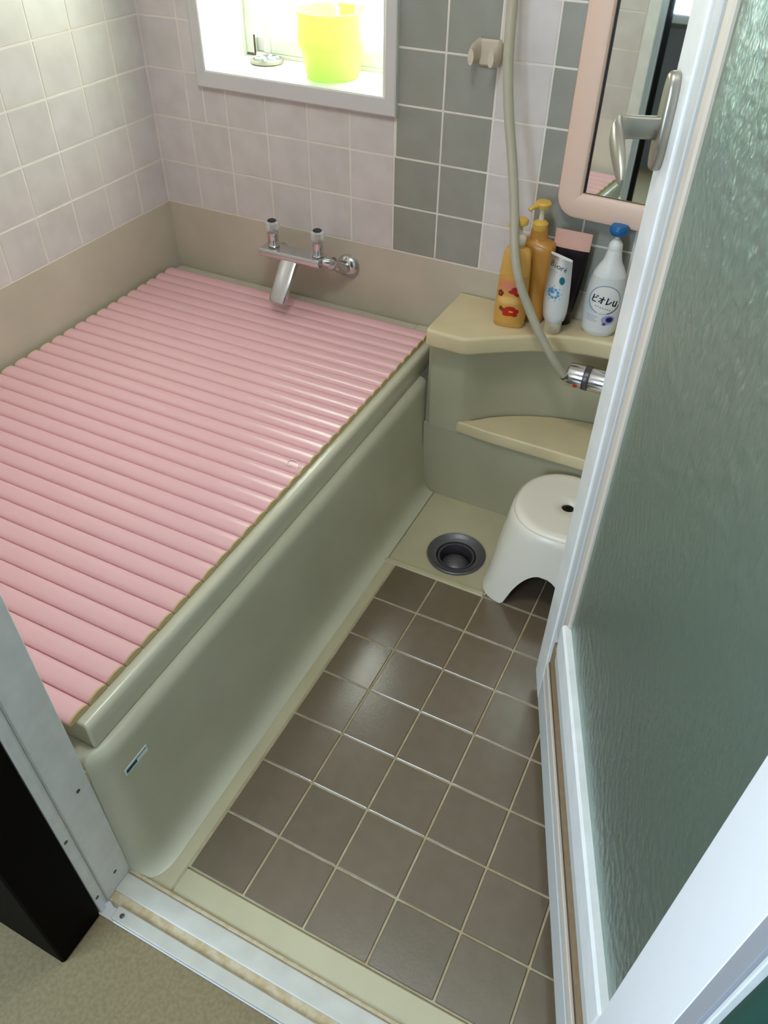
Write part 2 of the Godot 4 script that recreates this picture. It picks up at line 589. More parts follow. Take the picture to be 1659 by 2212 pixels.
func build_floor() -> void:
	var fl := thing("floor", "bath floor of grey-brown square tiles with pale joints", "floor", Vector3.ZERO, "structure")
	var bed := MB.new()
	bed.box(Vector3(0.878, -0.06, 0.425), Vector3(RW, -0.0016, 1.231), 0)
	bed.box(Vector3(1.11, -0.06, 0.138), Vector3(RW, -0.0016, 0.425), 0)
	part("bed", bed, M.floor_grout, fl)
	var xs := [0.884, 0.993, 1.1085, 1.224, 1.3395, 1.455, 1.5705, RW]
	var zs := [1.230, 1.118, 1.0025, 0.887, 0.7715, 0.656, 0.5405, 0.425, 0.3095, 0.194, 0.142]
	for i in xs.size() - 1:
		for j in zs.size() - 1:
			if i < 2 and j > 6:
				continue
			var w: float = xs[i + 1] - xs[i]
			var d: float = zs[j] - zs[j + 1]
			var key := "floor tile %.4f %.4f" % [w, d]
			if not M.has(key):
				M[key] = MB.new().box(Vector3(0.0019, -0.006, 0.0019), Vector3(w - 0.0019, 0.0, d - 0.0019), 0.0012).mesh()
			var t := part("tile", M[key], pick(M.floor_tile), fl, Vector3(xs[i], rng.randf_range(-0.0003, 0.0003), zs[j + 1]))
	# moulded plastic margins and the shallow pan round the drain
	var mg := MB.new()
	mg.box(Vector3(0.80, -0.06, 0.425), Vector3(0.8825, 0.0, 1.282), 0.003)
	mg.box(Vector3(0.8825, -0.06, 1.2315), Vector3(RW, 0.0, 1.282), 0.003)
	part("margin", mg, M.frp, fl)
	var N := 64
	var rings := []
	for s in 3:
		var ring := PackedVector3Array()
		for k in N:
			var a: float = TAU * (k + 0.5) / N
			var d := Vector2(cos(a), sin(a))
			var q := Vector2(0.998, 0.318) + d * 0.0715
			if s == 1:
				q = Vector2(0.998, 0.318) + d * 0.078
			if s == 2:
				var t := 9.0
				for lim in [[d.x, 1.1085 - 0.998], [-d.x, 0.998 - 0.80], [d.y, 0.4235 - 0.318], [-d.y, 0.318 - 0.13]]:
					if lim[0] > 0.0001:
						t = minf(t, lim[1] / lim[0])
				q = Vector2(0.998, 0.318) + d * t
			ring.append(Vector3(q.x, [-0.009, -0.006, -0.004][s], q.y))
		rings.append(ring)
	var pan := MB.new().loft(rings, false, false)
	part("drain_pan", pan, M.frp, fl)
	part("pan_lip", MB.new().box(Vector3(0.80, -0.05, 0.4115), Vector3(1.1085, 0.0015, 0.4265), 0.003), M.frp, fl)
	# drain set in the pan
	var dr := thing("floor_drain", "round stainless floor drain with nested rings beside the white stool", "drain", Vector3(0.998, -0.008, 0.318))
	part("outer_ring", MB.new().lathe(Vector3.ZERO, [[0.071, -0.004], [0.0715, 0.003], [0.069, 0.005], [0.064, 0.003], [0.060, -0.001], [0.054, -0.003], [0.049, -0.005], [0.048, -0.014]], 48, false, false, true), M.steel, dr)
	part("inner_ring", MB.new().lathe(Vector3.ZERO, [[0.0475, -0.016], [0.0465, -0.009], [0.045, -0.007], [0.040, -0.008], [0.0385, -0.016], [0.038, -0.045]], 48, false, false, true), M.darkmetal, dr)
	part("cup", MB.new().lathe(Vector3(0, 0, 0), [[0.072, -0.004], [0.072, -0.06], [0.0, -0.06]], 48, false, true, true), M.darkmetal, dr)
	part("basket", MB.new().lathe(Vector3.ZERO, [[0.0375, -0.045], [0.034, -0.034], [0.026, -0.026], [0.012, -0.021], [0.0, -0.020]], 40, true, false), M.steel, dr)


func build_window() -> void:
	var w := thing("window_1", "small bright frosted window in a deep white recess with pale casing", "window", Vector3.ZERO, "structure")
	var x0 := 0.18; var x1 := 0.628; var y0 := 0.898; var y1 := 1.42
	# casing round the opening, mitred
	var outer := Rect2(0.154, 0.862, 0.508, 0.594)
	var prof := [[0.0, 0.001], [0.0, 0.012], [0.003, 0.014], [0.031, 0.012], [0.034, 0.010], [0.034, -0.004]]
	var rings := []
	for cnr in [[0, 0], [1, 0], [1, 1], [0, 1], [0, 0]]:
		var ring := PackedVector3Array()
		for p in prof:
			var ix: float = p[0] * (x0 - 0.154) / 0.026 * 0.78
			var sx: float = outer.position.x + ix if cnr[0] == 0 else outer.end.x - ix
			var sy: float = outer.position.y + p[0] * 1.06 if cnr[1] == 0 else outer.end.y - p[0] * 1.06
			ring.append(Vector3(sx, sy, p[1]))
		rings.append(ring)
	part("casing", MB.new().loft(rings, false, false, false, false, 20.0), M.casing, w)
	var lin := MB.new()
	lin.box(Vector3(x0 - 0.004, y0, -0.199), Vector3(x0 + 0.001, y1, 0.002), 0)
	lin.box(Vector3(x1 - 0.001, y0, -0.199), Vector3(x1 + 0.004, y1, 0.002), 0)
	lin.box(Vector3(x0, y1 - 0.001, -0.199), Vector3(x1, y1 + 0.004, 0.002), 0)
	part("recess_lining", lin, M.sill, w)
	part("sill_board", MB.new().box(Vector3(x0, y0 - 0.004, -0.199), Vector3(x1, y0 + 0.001, 0.004), 0.001), M.sill, w)
	# fixed frame, a narrow pane, then the sash
	var fr := MB.new()
	fr.box(Vector3(x0, y0, -0.185), Vector3(0.204, y1, -0.158), 0.002)
	fr.box(Vector3(x0, y0, -0.185), Vector3(x1, y0 + 0.009, -0.158), 0.002)
	fr.box(Vector3(x0, y1 - 0.02, -0.185), Vector3(x1, y1, -0.158), 0.002)
	fr.box(Vector3(x1 - 0.02, y0, -0.185), Vector3(x1, y1, -0.158), 0.002)
	part("window_frame", fr, M.alu, w)
	var sash := MB.new()
	sash.box(Vector3(0.228, y0 + 0.009, -0.178), Vector3(0.249, y1 - 0.02, -0.160), 0.002)
	sash.box(Vector3(0.249, y0 + 0.009, -0.178), Vector3(x1 - 0.02, 0.940, -0.160), 0.002)
	sash.box(Vector3(0.249, y1 - 0.045, -0.178), Vector3(x1 - 0.02, y1 - 0.02, -0.160), 0.002)
	part("sash", sash, M.alu, w)
	part("pane", MB.new().box(Vector3(0.249, 0.940, -0.174), Vector3(x1 - 0.02, y1 - 0.045, -0.168), 0), M.pane, w)
	part("pane", MB.new().box(Vector3(0.204, y0 + 0.04, -0.180), Vector3(0.228, y1 - 0.02, -0.176), 0), M.pane, w)
	part("latch_stile", MB.new().box(Vector3(0.204, y0 + 0.009, -0.184), Vector3(0.228, y0 + 0.04, -0.170), 0.002), M.alu, w)
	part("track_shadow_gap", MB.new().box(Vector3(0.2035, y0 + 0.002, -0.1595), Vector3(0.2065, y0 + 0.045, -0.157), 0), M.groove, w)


func build_tub() -> void:
	var t := thing("bathtub", "grey-beige moulded bathtub with a long apron along the bath floor", "bathtub")
	# apron: shoulder under the rim, long face, flared foot
	var pr := PackedVector2Array([Vector2(0.72, 0.342), Vector2(0.806, 0.342), Vector2(0.813, 0.339), Vector2(0.818, 0.333), Vector2(0.8205, 0.325), Vector2(0.821, 0.316), Vector2(0.8235, 0.20), Vector2(0.827, 0.06), Vector2(0.830, 0.028), Vector2(0.836, 0.012), Vector2(0.846, 0.003), Vector2(0.858, 0.0005), Vector2(0.72, 0.0005)])
	var ar := []
	for q in [[0.139, 0.0], [0.6, 0.0], [1.225, 0.0], [1.245, 0.002], [1.258, 0.006], [1.268, 0.012], [1.275, 0.019], [1.279, 0.027], [1.281, 0.040]]:
		var ring := PackedVector3Array()
		for p in pr:
			ring.append(Vector3(p.x if p.x < 0.75 else minf(p.x, 0.86) - q[1], p.y, q[0]))
		ar.append(ring)
	part("apron", MB.new().loft(ar), M.apron, t)
	# rim: a rounded flange on all four sides
	var rim := PackedVector2Array([Vector2(0.735, 0.343), Vector2(0.801, 0.343), Vector2(0.802, 0.345), Vector2(0.8025, 0.385), Vector2(0.8015, 0.391), Vector2(0.798, 0.3955), Vector2(0.793, 0.397), Vector2(0.735, 0.397)])
	var rm := MB.new()
	rm.slab(rim, 0.004, 1.252, 0.004)
	rm.box(Vector3(0.005, 0.343, 1.20), Vector3(0.74, 0.397, 1.252), 0.004)
	rm.box(Vector3(0.005, 0.343, 0.045), Vector3(0.05, 0.397, 1.20), 0.004)
	part("rim", rm, M.tub, t)
	part("back_ledge", MB.new().box(Vector3(0.005, 0.343, 0.004), Vector3(0.735, 0.395, 0.046), 0.003), M.wall_panel, t)
	var bs := MB.new()
	var rings := []
	for l in [[0.395, 0.0], [0.33, 0.012], [0.08, 0.05], [0.045, 0.10]]:
		var ring := PackedVector3Array()
		for k in 40:
			var a: float = TAU * k / 40
			var q := Vector2(signf(cos(a)) * pow(absf(cos(a)), 0.35), signf(sin(a)) * pow(absf(sin(a)), 0.35))
			ring.append(Vector3(0.393 + q.x * (0.343 - l[1]), l[0], 0.622 + q.y * (0.58 - l[1])))
		rings.append(ring)
	bs.loft(rings, false, true, true)
	part("basin", bs, M.tub, t)
	part("deck", MB.new().box(Vector3(0.003, 0.29, 1.2525), Vector3(0.80, 0.322, FW - 0.002), 0.004), M.frp, t)
	# maker's sticker low on the apron near the door
	var st := part("sticker", MB.new().box(Vector3(-0.0003, 0, 0), Vector3(0.0004, 0.016, 0.050), 0.0002), M.paper, t, Vector3(0.8222, 0.259, 1.187), "small white sticker with a teal stripe")
	part("stripe", MB.new().box(Vector3(0.0003, 0.0035, 0.024), Vector3(0.0007, 0.0115, 0.047), 0.0001), M.teal, st)
	part("stripe", MB.new().box(Vector3(0.0003, 0.0105, 0.002), Vector3(0.0007, 0.0118, 0.024), 0.0001), M.teal, st)


func build_cover() -> void:
	var c := thing("bath_cover", "pink ribbed roll-up cover laid over the bathtub", "bath cover", Vector3(0.012, 0.3975, 0.0))
	# one slat: a rounded plank along x
	var pitch := 0.038
	var L := 0.771
	var out := PackedVector2Array()
	var prof := [[0.0005, 0.001], [0.0005, 0.0050], [0.0016, 0.0078], [0.0044, 0.0102], [0.0092, 0.0119], [0.019, 0.0129], [0.0288, 0.0119], [0.0336, 0.0102], [0.0364, 0.0078], [0.0375, 0.0050], [0.0375, 0.001], [0.034, 0.0], [0.004, 0.0]]
	for p in prof:
		out.append(Vector2(p[0], p[1]))
	var bs := Basis(Vector3(0, 0, 1), Vector3.UP, Vector3(1, 0, 0))
	var slat := MB.new().slab(out, 0.003, L - 0.003, 0.0, bs).mesh()
	var cap := MB.new()
	var cout := PackedVector2Array()
	for p in prof:
		cout.append(Vector2(p[0] * 0.97 + 0.0006, p[1] * 1.02))
	cap.slab(cout, L - 0.0035, L, 0.0008, bs)
	var cm := cap.mesh()
	var hinge := MB.new().box(Vector3(0.004, 0.0012, -0.0012), Vector3(L - 0.004, 0.0034, 0.0012), 0).mesh()
	var hm := mat(Color(0.62, 0.36, 0.35), 0.5)
	for k in 32:
		var s := part("slat", slat, M.pink, c, Vector3(0, 0, 0.046 + k * pitch))
		part("end_cap", cm, M.endcap, s)
		part("end_cap", cm, M.endcap, s, Vector3(0.0035 - L, 0, 0))
		if k > 0:
			part("hinge_web", hinge, hm, s)
		if k == 15:
			# worn print near the end of one slat
			var pm := MB.new()
			var pts := PackedVector3Array()
			for j in 19:
				var a: float = TAU * (j / 24.0) + 0.9
				pts.append(Vector3(0.742 + cos(a) * 0.0075, 0.0134, 0.018 + sin(a) * 0.0095))
			pm.tube(pts, 0.0011, 6)
			pm.tube(PackedVector3Array([Vector3(0.756, 0.0134, 0.012), Vector3(0.762, 0.0133, 0.026)]), 0.0011, 6)
			pm.tube(PackedVector3Array([Vector3(0.763, 0.0134, 0.014), Vector3(0.764, 0.0133, 0.023)]), 0.0011, 6)
			part("worn_print", pm, M.print, s)


func build_counter() -> void:
	var ct := thing("counter_shelf", "cream counter shelf with a stepped curved front holding the bottles", "counter", Vector3.ZERO)
	var pl := PackedVector2Array([Vector2(0.836, 0.003), Vector2(0.836, 0.194), Vector2(0.839, 0.202), Vector2(0.847, 0.205), Vector2(0.922, 0.205), Vector2(0.936, 0.201), Vector2(0.972, 0.176), Vector2(1.012, 0.149), Vector2(1.058, 0.120), Vector2(1.106, 0.097), Vector2(1.16, 0.082), Vector2(1.22, 0.075), Vector2(1.32, 0.073), Vector2(RW - 0.003, 0.073), Vector2(RW - 0.003, 0.003)])
	var down := Basis(Vector3(1, 0, 0), Vector3(0, 0, 1), Vector3(0, 1, 0))
	part("top_board", MB.new().slab(pl, 0.466, 0.507, 0.007, down), M.beige, ct)
	var cb := thing("counter_cabinet", "grey-beige moulded panel with a recessed curve under the cream counter", "cabinet", Vector3.ZERO)
	var up := PackedVector2Array([Vector2(0.8235, 0.003), Vector2(0.8235, 0.138), Vector2(0.830, 0.158), Vector2(0.840, 0.166), Vector2(0.915, 0.166), Vector2(0.925, 0.161), Vector2(0.946, 0.134), Vector2(0.975, 0.104), Vector2(1.01, 0.079), Vector2(1.058, 0.053), Vector2(1.106, 0.034), Vector2(1.16, 0.020), Vector2(1.22, 0.011), Vector2(1.32, 0.007), Vector2(RW - 0.003, 0.005), Vector2(RW - 0.003, 0.003)])
	# upper part leans back a little towards the floor at its left end
	var rings := []
	for l in [[0.2265, 0.955], [0.4655, 1.0]]:
		var ring := PackedVector3Array()
		for p in up:
			ring.append(Vector3(p.x, l[0], p.y * l[1]))
		rings.append(ring)
	part("upper_panel", MB.new().loft(rings, true, true, false, true, 30.0), M.panel, cb)
	var low := PackedVector2Array([Vector2(0.003, -0.004), Vector2(0.136, -0.004), Vector2(0.138, 0.02), Vector2(0.1583, 0.2275), Vector2(0.003, 0.2275)])
	part("lower_panel", MB.new().slab(low, 0.8255, RW - 0.003, 0.0, Basis(Vector3(0, 0, 1), Vector3(0, 1, 0), Vector3(1, 0, 0))), M.panel, cb)
	var shp := PackedVector2Array([Vector2(0.904, 0.152), Vector2(0.908, 0.158), Vector2(0.918, 0.161), Vector2(1.0, 0.166), Vector2(1.2, 0.166), Vector2(RW - 0.004, 0.166), Vector2(RW - 0.004, 0.006), Vector2(1.22, 0.012), Vector2(1.16, 0.022), Vector2(1.106, 0.036), Vector2(1.058, 0.055), Vector2(1.01, 0.081), Vector2(0.975, 0.106), Vector2(0.946, 0.134), Vector2(0.925, 0.148)])
	part("lower_ledge", MB.new().slab(shp, 0.2285, 0.260, 0.004, down), M.beige, cb, Vector3.ZERO, "cream pointed ledge")


func build_faucet() -> void:
	var f := thing("bath_faucet", "chrome two-handle wall faucet with a square spout over the bath cover", "faucet", Vector3(0.425, 0.535, 0.0))
	var bodyp := PackedVector2Array([Vector2(-0.022, -0.008), Vector2(-0.019, -0.011), Vector2(0.022, -0.011), Vector2(0.026, -0.007), Vector2(0.027, 0.004), Vector2(0.023, 0.010), Vector2(-0.019, 0.011), Vector2(-0.022, 0.008)])
	part("body", MB.new().slab(bodyp, -0.088, 0.082, 0.003, Basis(Vector3(0, 0, 1), Vector3(0, 1, 0), Vector3(1, 0, 0)), Vector3(0, 0, 0.068)), M.chrome, f)
	# spout: a flat square arm that runs forward and down
	var rings := []
	for s in [[0.078, -0.004, 0.0225, 0.009], [0.095, -0.018, 0.0225, 0.009], [0.125, -0.054, 0.022, 0.009], [0.150, -0.084, 0.0215, 0.009], [0.155, -0.090, 0.019, 0.007]]:
		var ring := PackedVector3Array()
		var d := Vector3(0, 0.77, 0.63)
		for q in [[-1, -0.7], [-0.8, -1], [0.8, -1], [1, -0.7], [1, 0.7], [0.8, 1], [-0.8, 1], [-1, 0.7]]:
			ring.append(Vector3(-0.004 + q[0] * s[2], s[1], s[0]) + d * q[1] * s[3])
		rings.append(ring)
	part("spout", MB.new().loft(rings), M.chrome, f)
	for x in [-0.060, 0.066]:
		var h := part("handle", MB.new().lathe(Vector3.ZERO, [[0.014, 0.0], [0.0145, 0.003], [0.013, 0.005], [0.012, 0.030], [0.0135, 0.034]], 24), M.chrome, f, Vector3(x, 0.011, 0.066))
		part("clear_knob", MB.new().lathe(Vector3.ZERO, [[0.0135, 0.034], [0.018, 0.040], [0.019, 0.050], [0.017, 0.058], [0.012, 0.061]], 12), M.clear, h)
		part("knob_core", MB.new().lathe(Vector3.ZERO, [[0.007, 0.034], [0.006, 0.057]], 12), M.satin, h)
		part("knob_cap", MB.new().lathe(Vector3.ZERO, [[0.0105, 0.0605], [0.011, 0.0625], [0.009, 0.064]], 16), M.black, h)
	# bent leg to the wall with its round flange
	part("elbow", MB.new().tube(PackedVector3Array([Vector3(0.080, 0.0, 0.068), Vector3(0.092, -0.001, 0.065), Vector3(0.100, -0.008, 0.055), Vector3(0.108, -0.020, 0.040), Vector3(0.112, -0.028, 0.024), Vector3(0.113, -0.030, 0.002)]), [0.011, 0.012, 0.012, 0.013, 0.013, 0.013]), M.chrome, f)
	part("nut", MB.new().lathe(Vector3(0.097, -0.006, 0.056), [[0.015, -0.006], [0.0165, -0.004], [0.0165, 0.004], [0.015, 0.006]], 8, true, true, false, Basis(Vector3(1, 1, 0.3).normalized(), 0.9)), M.chrome, f)
	part("flange", MB.new().lathe(Vector3(0.113, -0.030, 0.001), [[0.030, 0.0], [0.030, 0.003], [0.025, 0.011], [0.016, 0.016], [0.013, 0.017]], 32, true, true, false, Basis(Vector3.RIGHT, PI / 2)), M.chrome, f)
	part("elbow", MB.new().tube(PackedVector3Array([Vector3(-0.082, 0.0, 0.060), Vector3(-0.080, -0.006, 0.045), Vector3(-0.076, -0.016, 0.028), Vector3(-0.074, -0.020, 0.002)]), 0.012), M.chrome, f)


func build_shower() -> void:
	var h := thing("shower_holder", "cream plastic shower hook with two prongs on the green tiles", "shower holder", Vector3(0.855, 1.0, 0.0))
	part("plate", MB.new().box(Vector3(-0.020, -0.022, 0.0012), Vector3(0.026, 0.024, 0.009), 0.004), M.holder, h)
	for s in [-1, 1]:
		var p := PackedVector3Array()
		for k in 7:
			var a := k / 6.0
			p.append(Vector3(s * (0.020 + 0.004 * sin(a * PI)), 0.004 - 0.004 * a, 0.006 + 0.045 * a))
		var rings := []
		for k in 7:
			var ring := PackedVector3Array()
			for q in 12:
				var t: float = TAU * q / 12
				ring.append(p[k] + Vector3(cos(t) * 0.006, sin(t) * (0.022 - 0.008 * k / 6.0), 0))
			rings.append(ring)
		part("prong", MB.new().loft(rings), M.holder, h)
	var pts := [Vector3(0.897, 1.30, 0.045), Vector3(0.900, 1.20, 0.050), Vector3(0.909, 1.098, 0.060), Vector3(0.916, 1.007, 0.070), Vector3(0.932, 0.918, 0.080), Vector3(0.953, 0.841, 0.092), Vector3(0.9745, 0.762, 0.112), Vector3(0.992, 0.693, 0.134), Vector3(1.0115, 0.639, 0.146), Vector3(1.040, 0.585, 0.148), Vector3(1.074, 0.533, 0.152), Vector3(1.112, 0.480, 0.150), Vector3(1.1385, 0.4425, 0.1385)]
	var fine := PackedVector3Array()
	for i in pts.size() - 1:
		for k in 6:
			fine.append(pts[i].cubic_interpolate(pts[i + 1], pts[maxi(i - 1, 0)], pts[mini(i + 2, pts.size() - 1)], k / 6.0))
	fine.append(pts[-1])
	var rad := PackedFloat32Array()
	for i in fine.size():
		rad.append(0.0098 - 0.0012 * i / fine.size() + (0.0003 if i % 2 else 0.0))
	var hose := thing("shower_hose", "long pale shower hose hanging in front of the bottles", "hose", Vector3.ZERO)
	part("hose", MB.new().tube(fine, rad, 14), M.hose, hose)
	# head of the hose, above the picture
	part("grip", MB.new().tube(PackedVector3Array([Vector3(0.897, 1.30, 0.045), Vector3(0.896, 1.34, 0.050), Vector3(0.894, 1.42, 0.075), Vector3(0.893, 1.46, 0.10)]), [0.011, 0.013, 0.014, 0.018]), M.holder, hose)
	part("head", MB.new().lathe(Vector3(0.893, 1.475, 0.115), [[0.018, -0.02], [0.034, 0.0], [0.036, 0.012], [0.030, 0.016]], 28, true, true, false, Basis(Vector3.RIGHT, 1.9)), M.holder, hose)
	var m := thing("shower_mixer", "chrome cylindrical shower mixer with a dark ring under the counter", "faucet", Vector3(1.142, 0.437, 0.118))
	var side := Basis(Vector3(0, -1, 0), Vector3(1, 0, 0), Vector3(0, 0, 1))   # lathe axis along x
	part("knob", MB.new().lathe(Vector3.ZERO, [[0.020, 0.0], [0.0245, 0.003], [0.0255, 0.008], [0.0255, 0.036]], 36, true, true, false, side), M.chrome, m)
	part("ring", MB.new().lathe(Vector3.ZERO, [[0.0262, 0.036], [0.0268, 0.038], [0.0268, 0.047], [0.0262, 0.049]], 36, true, true, false, side), M.darkmetal, m)
	part("body", MB.new().lathe(Vector3.ZERO, [[0.0245, 0.049], [0.0255, 0.053], [0.0255, 0.24], [0.024, 0.243], [0.024, 0.29], [0.021, 0.293]], 36, true, true, false, side), M.chrome, m)
	part("red_mark", MB.new().lathe(Vector3(0.024, -0.012, 0.0222), [[0.0045, 0.0], [0.0045, 0.0016], [0.003, 0.0022]], 16, true, true, false, Basis(Vector3.RIGHT, PI / 2 + 0.45)), M.red, m)
	part("hose_nut", MB.new().tube(PackedVector3Array([Vector3(-0.003, 0.005, 0.0195), Vector3(0.010, -0.006, 0.006)]), 0.0115), M.chrome, m)
	for x in [0.08, 0.22]:
		part("wall_leg", MB.new().tube(PackedVector3Array([Vector3(x, 0, -0.012), Vector3(x, -0.004, -0.05), Vector3(x, -0.006, -0.112)]), 0.013), M.chrome, m)


func build_mirror() -> void:
	var m := thing("wall_mirror", "tall mirror in a rounded pinkish plastic frame on the window wall", "mirror", Vector3(1.034, 0.731, 0.0))
	m.rotation.y = -0.055   # stands a little off the wall at its right
	# frame: a rounded ring of a domed section
	var W := 0.46; var H := 0.80; var r := 0.042; var fw := 0.050
	var rings := []
	var path := []
	for c in [[W - r, r, -PI / 2], [W - r, H - r, 0.0], [r, H - r, PI / 2], [r, r, PI]]:
		for k in 7:
			var a: float = c[2] + PI / 2 * k / 6.0
			path.append([Vector2(c[0], c[1]), Vector2(cos(a), sin(a))])
	path.append(path[0])
	for p in path:
		var ring := PackedVector3Array()
		var ctr: Vector2 = p[0]
		var dir: Vector2 = p[1]
		for q in [[0.0, 0.002], [0.0, 0.018], [0.003, 0.024], [0.010, 0.027], [0.040, 0.027], [0.047, 0.025], [fw, 0.020], [fw, 0.008]]:
			var rr: float = r - q[0]
			var xy := ctr + dir * rr
			if rr < 0.0:   # inside the corner radius the section keeps to a square corner
				xy = ctr + Vector2(signf(dir.x) if absf(dir.x) > 0.01 else 0.0, signf(dir.y) if absf(dir.y) > 0.01 else 0.0) * rr
			ring.append(Vector3(xy.x, xy.y, q[1]))
		rings.append(ring)
	part("frame", MB.new().loft(rings, false, false, false, false, 30.0), M.mirror_frame, m)
	part("gasket", MB.new().box(Vector3(fw - 0.006, fw - 0.006, 0.009), Vector3(W - fw + 0.006, H - fw + 0.006, 0.0128), 0), M.black, m)
	part("mirror_glass", MB.new().box(Vector3(fw + 0.005, fw + 0.002, 0.0125), Vector3(W - fw - 0.005, H - fw - 0.002, 0.0165), 0.001), M.mirror, m)
	part("backing", MB.new().box(Vector3(0.01, 0.01, 0.002), Vector3(W - 0.01, H - 0.01, 0.010), 0), M.mirror_frame, m)


# ---------- things on the counter ----------
func oval(w: float, d: float, y: float, e := 2.0, segs := 36, off := Vector3.ZERO) -> PackedVector3Array:
	var r := PackedVector3Array()
	for k in segs:
		var a: float = TAU * k / segs
		r.append(off + Vector3(signf(cos(a)) * pow(absf(cos(a)), 2.0 / e) * w / 2, y, signf(sin(a)) * pow(absf(sin(a)), 2.0 / e) * d / 2))
	return r


func ovals(list: Array, segs := 36) -> Array:
	var out := []
	for l in list:
		out.append(oval(l[1], l[2], l[0], l[3] if l.size() > 3 else 2.0, segs))
	return out


func stroke(im: Image, pts: Array, w: float, c: Color) -> void:   # soft-edged line in pixels
	var s := im.get_width()
	for i in pts.size() - 1:
		var a: Vector2 = pts[i] * s
		var b: Vector2 = pts[i + 1] * s
		var r := w * s / 2.0
		for y in range(maxi(int(minf(a.y, b.y) - r - 2), 0), mini(int(maxf(a.y, b.y) + r + 2), im.get_height())):
			for x in range(maxi(int(minf(a.x, b.x) - r - 2), 0), mini(int(maxf(a.x, b.x) + r + 2), s)):
				var d := Vector2(x, y).distance_to(Geometry2D.get_closest_point_to_segment(Vector2(x, y), a, b))
				var k := clampf(r - d + 0.5, 0.0, 1.0)
				if k > 0.0:
					im.set_pixel(x, y, im.get_pixel(x, y).lerp(c, k))


func blob(im: Image, at: Vector2, rx: float, ry: float, c: Color, soft := 0.15) -> void:
	var s := im.get_width()
	for y in range(maxi(int((at.y - ry) * s) - 2, 0), mini(int((at.y + ry) * s) + 2, im.get_height())):
		for x in range(maxi(int((at.x - rx) * s) - 2, 0), mini(int((at.x + rx) * s) + 2, s)):
			var d := Vector2((x / float(s) - at.x) / rx, (y / float(s) - at.y) / ry).length()
			var k := clampf((1.0 - d) / soft, 0.0, 1.0) * c.a
			if k > 0.0:
				im.set_pixel(x, y, im.get_pixel(x, y).lerp(Color(c, 1.0), k))


func printed(im: Image, rough := 0.35) -> StandardMaterial3D:
	var m := mat(Color(1, 1, 1), rough)
	m.albedo_texture = ImageTexture.create_from_image(im)
	return m


# a label that follows the front of an oval bottle: list is the bottle's own rings, from angle a0 to a1 (degrees, 90 = front)
func label_patch(rings: Array, y0: float, y1: float, a0: float, a1: float) -> MB:
	var mb := MB.new()
	var ny := 14
	var na := 18
	var grid := []
	for i in ny + 1:
		var y := lerpf(y0, y1, i / float(ny))
		var k := 0
		while k < rings.size() - 2 and rings[k + 1][0] < y:
			k += 1
		var t := clampf((y - rings[k][0]) / (rings[k + 1][0] - rings[k][0]), 0.0, 1.0)
		var w := lerpf(rings[k][1], rings[k + 1][1], t)
		var d := lerpf(rings[k][2], rings[k + 1][2], t)
		var e: float = rings[k][3] if rings[k].size() > 3 else 2.0
		var row := PackedVector3Array()
		for j in na + 1:
			var a := deg_to_rad(lerpf(a0, a1, j / float(na)))
			row.append(Vector3(signf(cos(a)) * pow(absf(cos(a)), 2.0 / e) * (w / 2 + 0.0004), y, signf(sin(a)) * pow(absf(sin(a)), 2.0 / e) * (d / 2 + 0.0004)))
		grid.append(row)
	for i in ny:
		for j in na:
			var p: Array[Vector3] = [grid[i][j], grid[i][j + 1], grid[i + 1][j + 1], grid[i + 1][j]]
			var nn := (p[2] - p[0]).cross(p[3] - p[1]).normalized()
			if nn.z < 0.0:
				nn = -nn
			var nv := []
			for q in p:
				nv.append(Vector3(q.x, 0, q.z * 1.6).normalized())
			var u0: float = float(j) / na; var u1: float = float(j + 1) / na
			var v0 := 1.0 - float(i) / ny; var v1 := 1.0 - float(i + 1) / ny
			mb.tri(p[0], p[1], p[2], nv[0], nv[1], nv[2], Vector2(u0, v0), Vector2(u1, v0), Vector2(u1, v1))
			mb.tri(p[0], p[2], p[3], nv[0], nv[2], nv[3], Vector2(u0, v0), Vector2(u1, v1), Vector2(u0, v1))
	return mb


func pump(parent: Node3D, y: float, h: float, m_collar: Material, m_stem: Material, m_head: Material, turn: float, k := 1.0) -> void:
	part("collar", MB.new().lathe(Vector3.ZERO, [[0.015 * k, y - 0.001], [0.016 * k, y + 0.001], [0.016 * k, y + 0.013], [0.012 * k, y + 0.017], [0.007 * k, y + 0.020]], 28), m_collar, parent)
	part("stem", MB.new().lathe(Vector3.ZERO, [[0.0055 * k, y + 0.019], [0.0045 * k, y + h - 0.014], [0.007 * k, y + h - 0.011]], 16), m_stem, parent)
	var head := MB.new().lathe(Vector3.ZERO, [[0.008 * k, y + h - 0.013], [0.015 * k, y + h - 0.010], [0.0165 * k, y + h - 0.003], [0.014 * k, y + h + 0.001], [0.006 * k, y + h + 0.002]], 28)
	var d := Vector3(cos(turn), 0, sin(turn))
	head.tube(PackedVector3Array([d * 0.008 * k + Vector3(0, y + h - 0.006, 0), d * 0.026 * k + Vector3(0, y + h - 0.007, 0), d * 0.033 * k + Vector3(0, y + h - 0.012, 0)]), [0.0055 * k, 0.005 * k, 0.004 * k], 12)
	part("pump_head", head, m_head, parent)


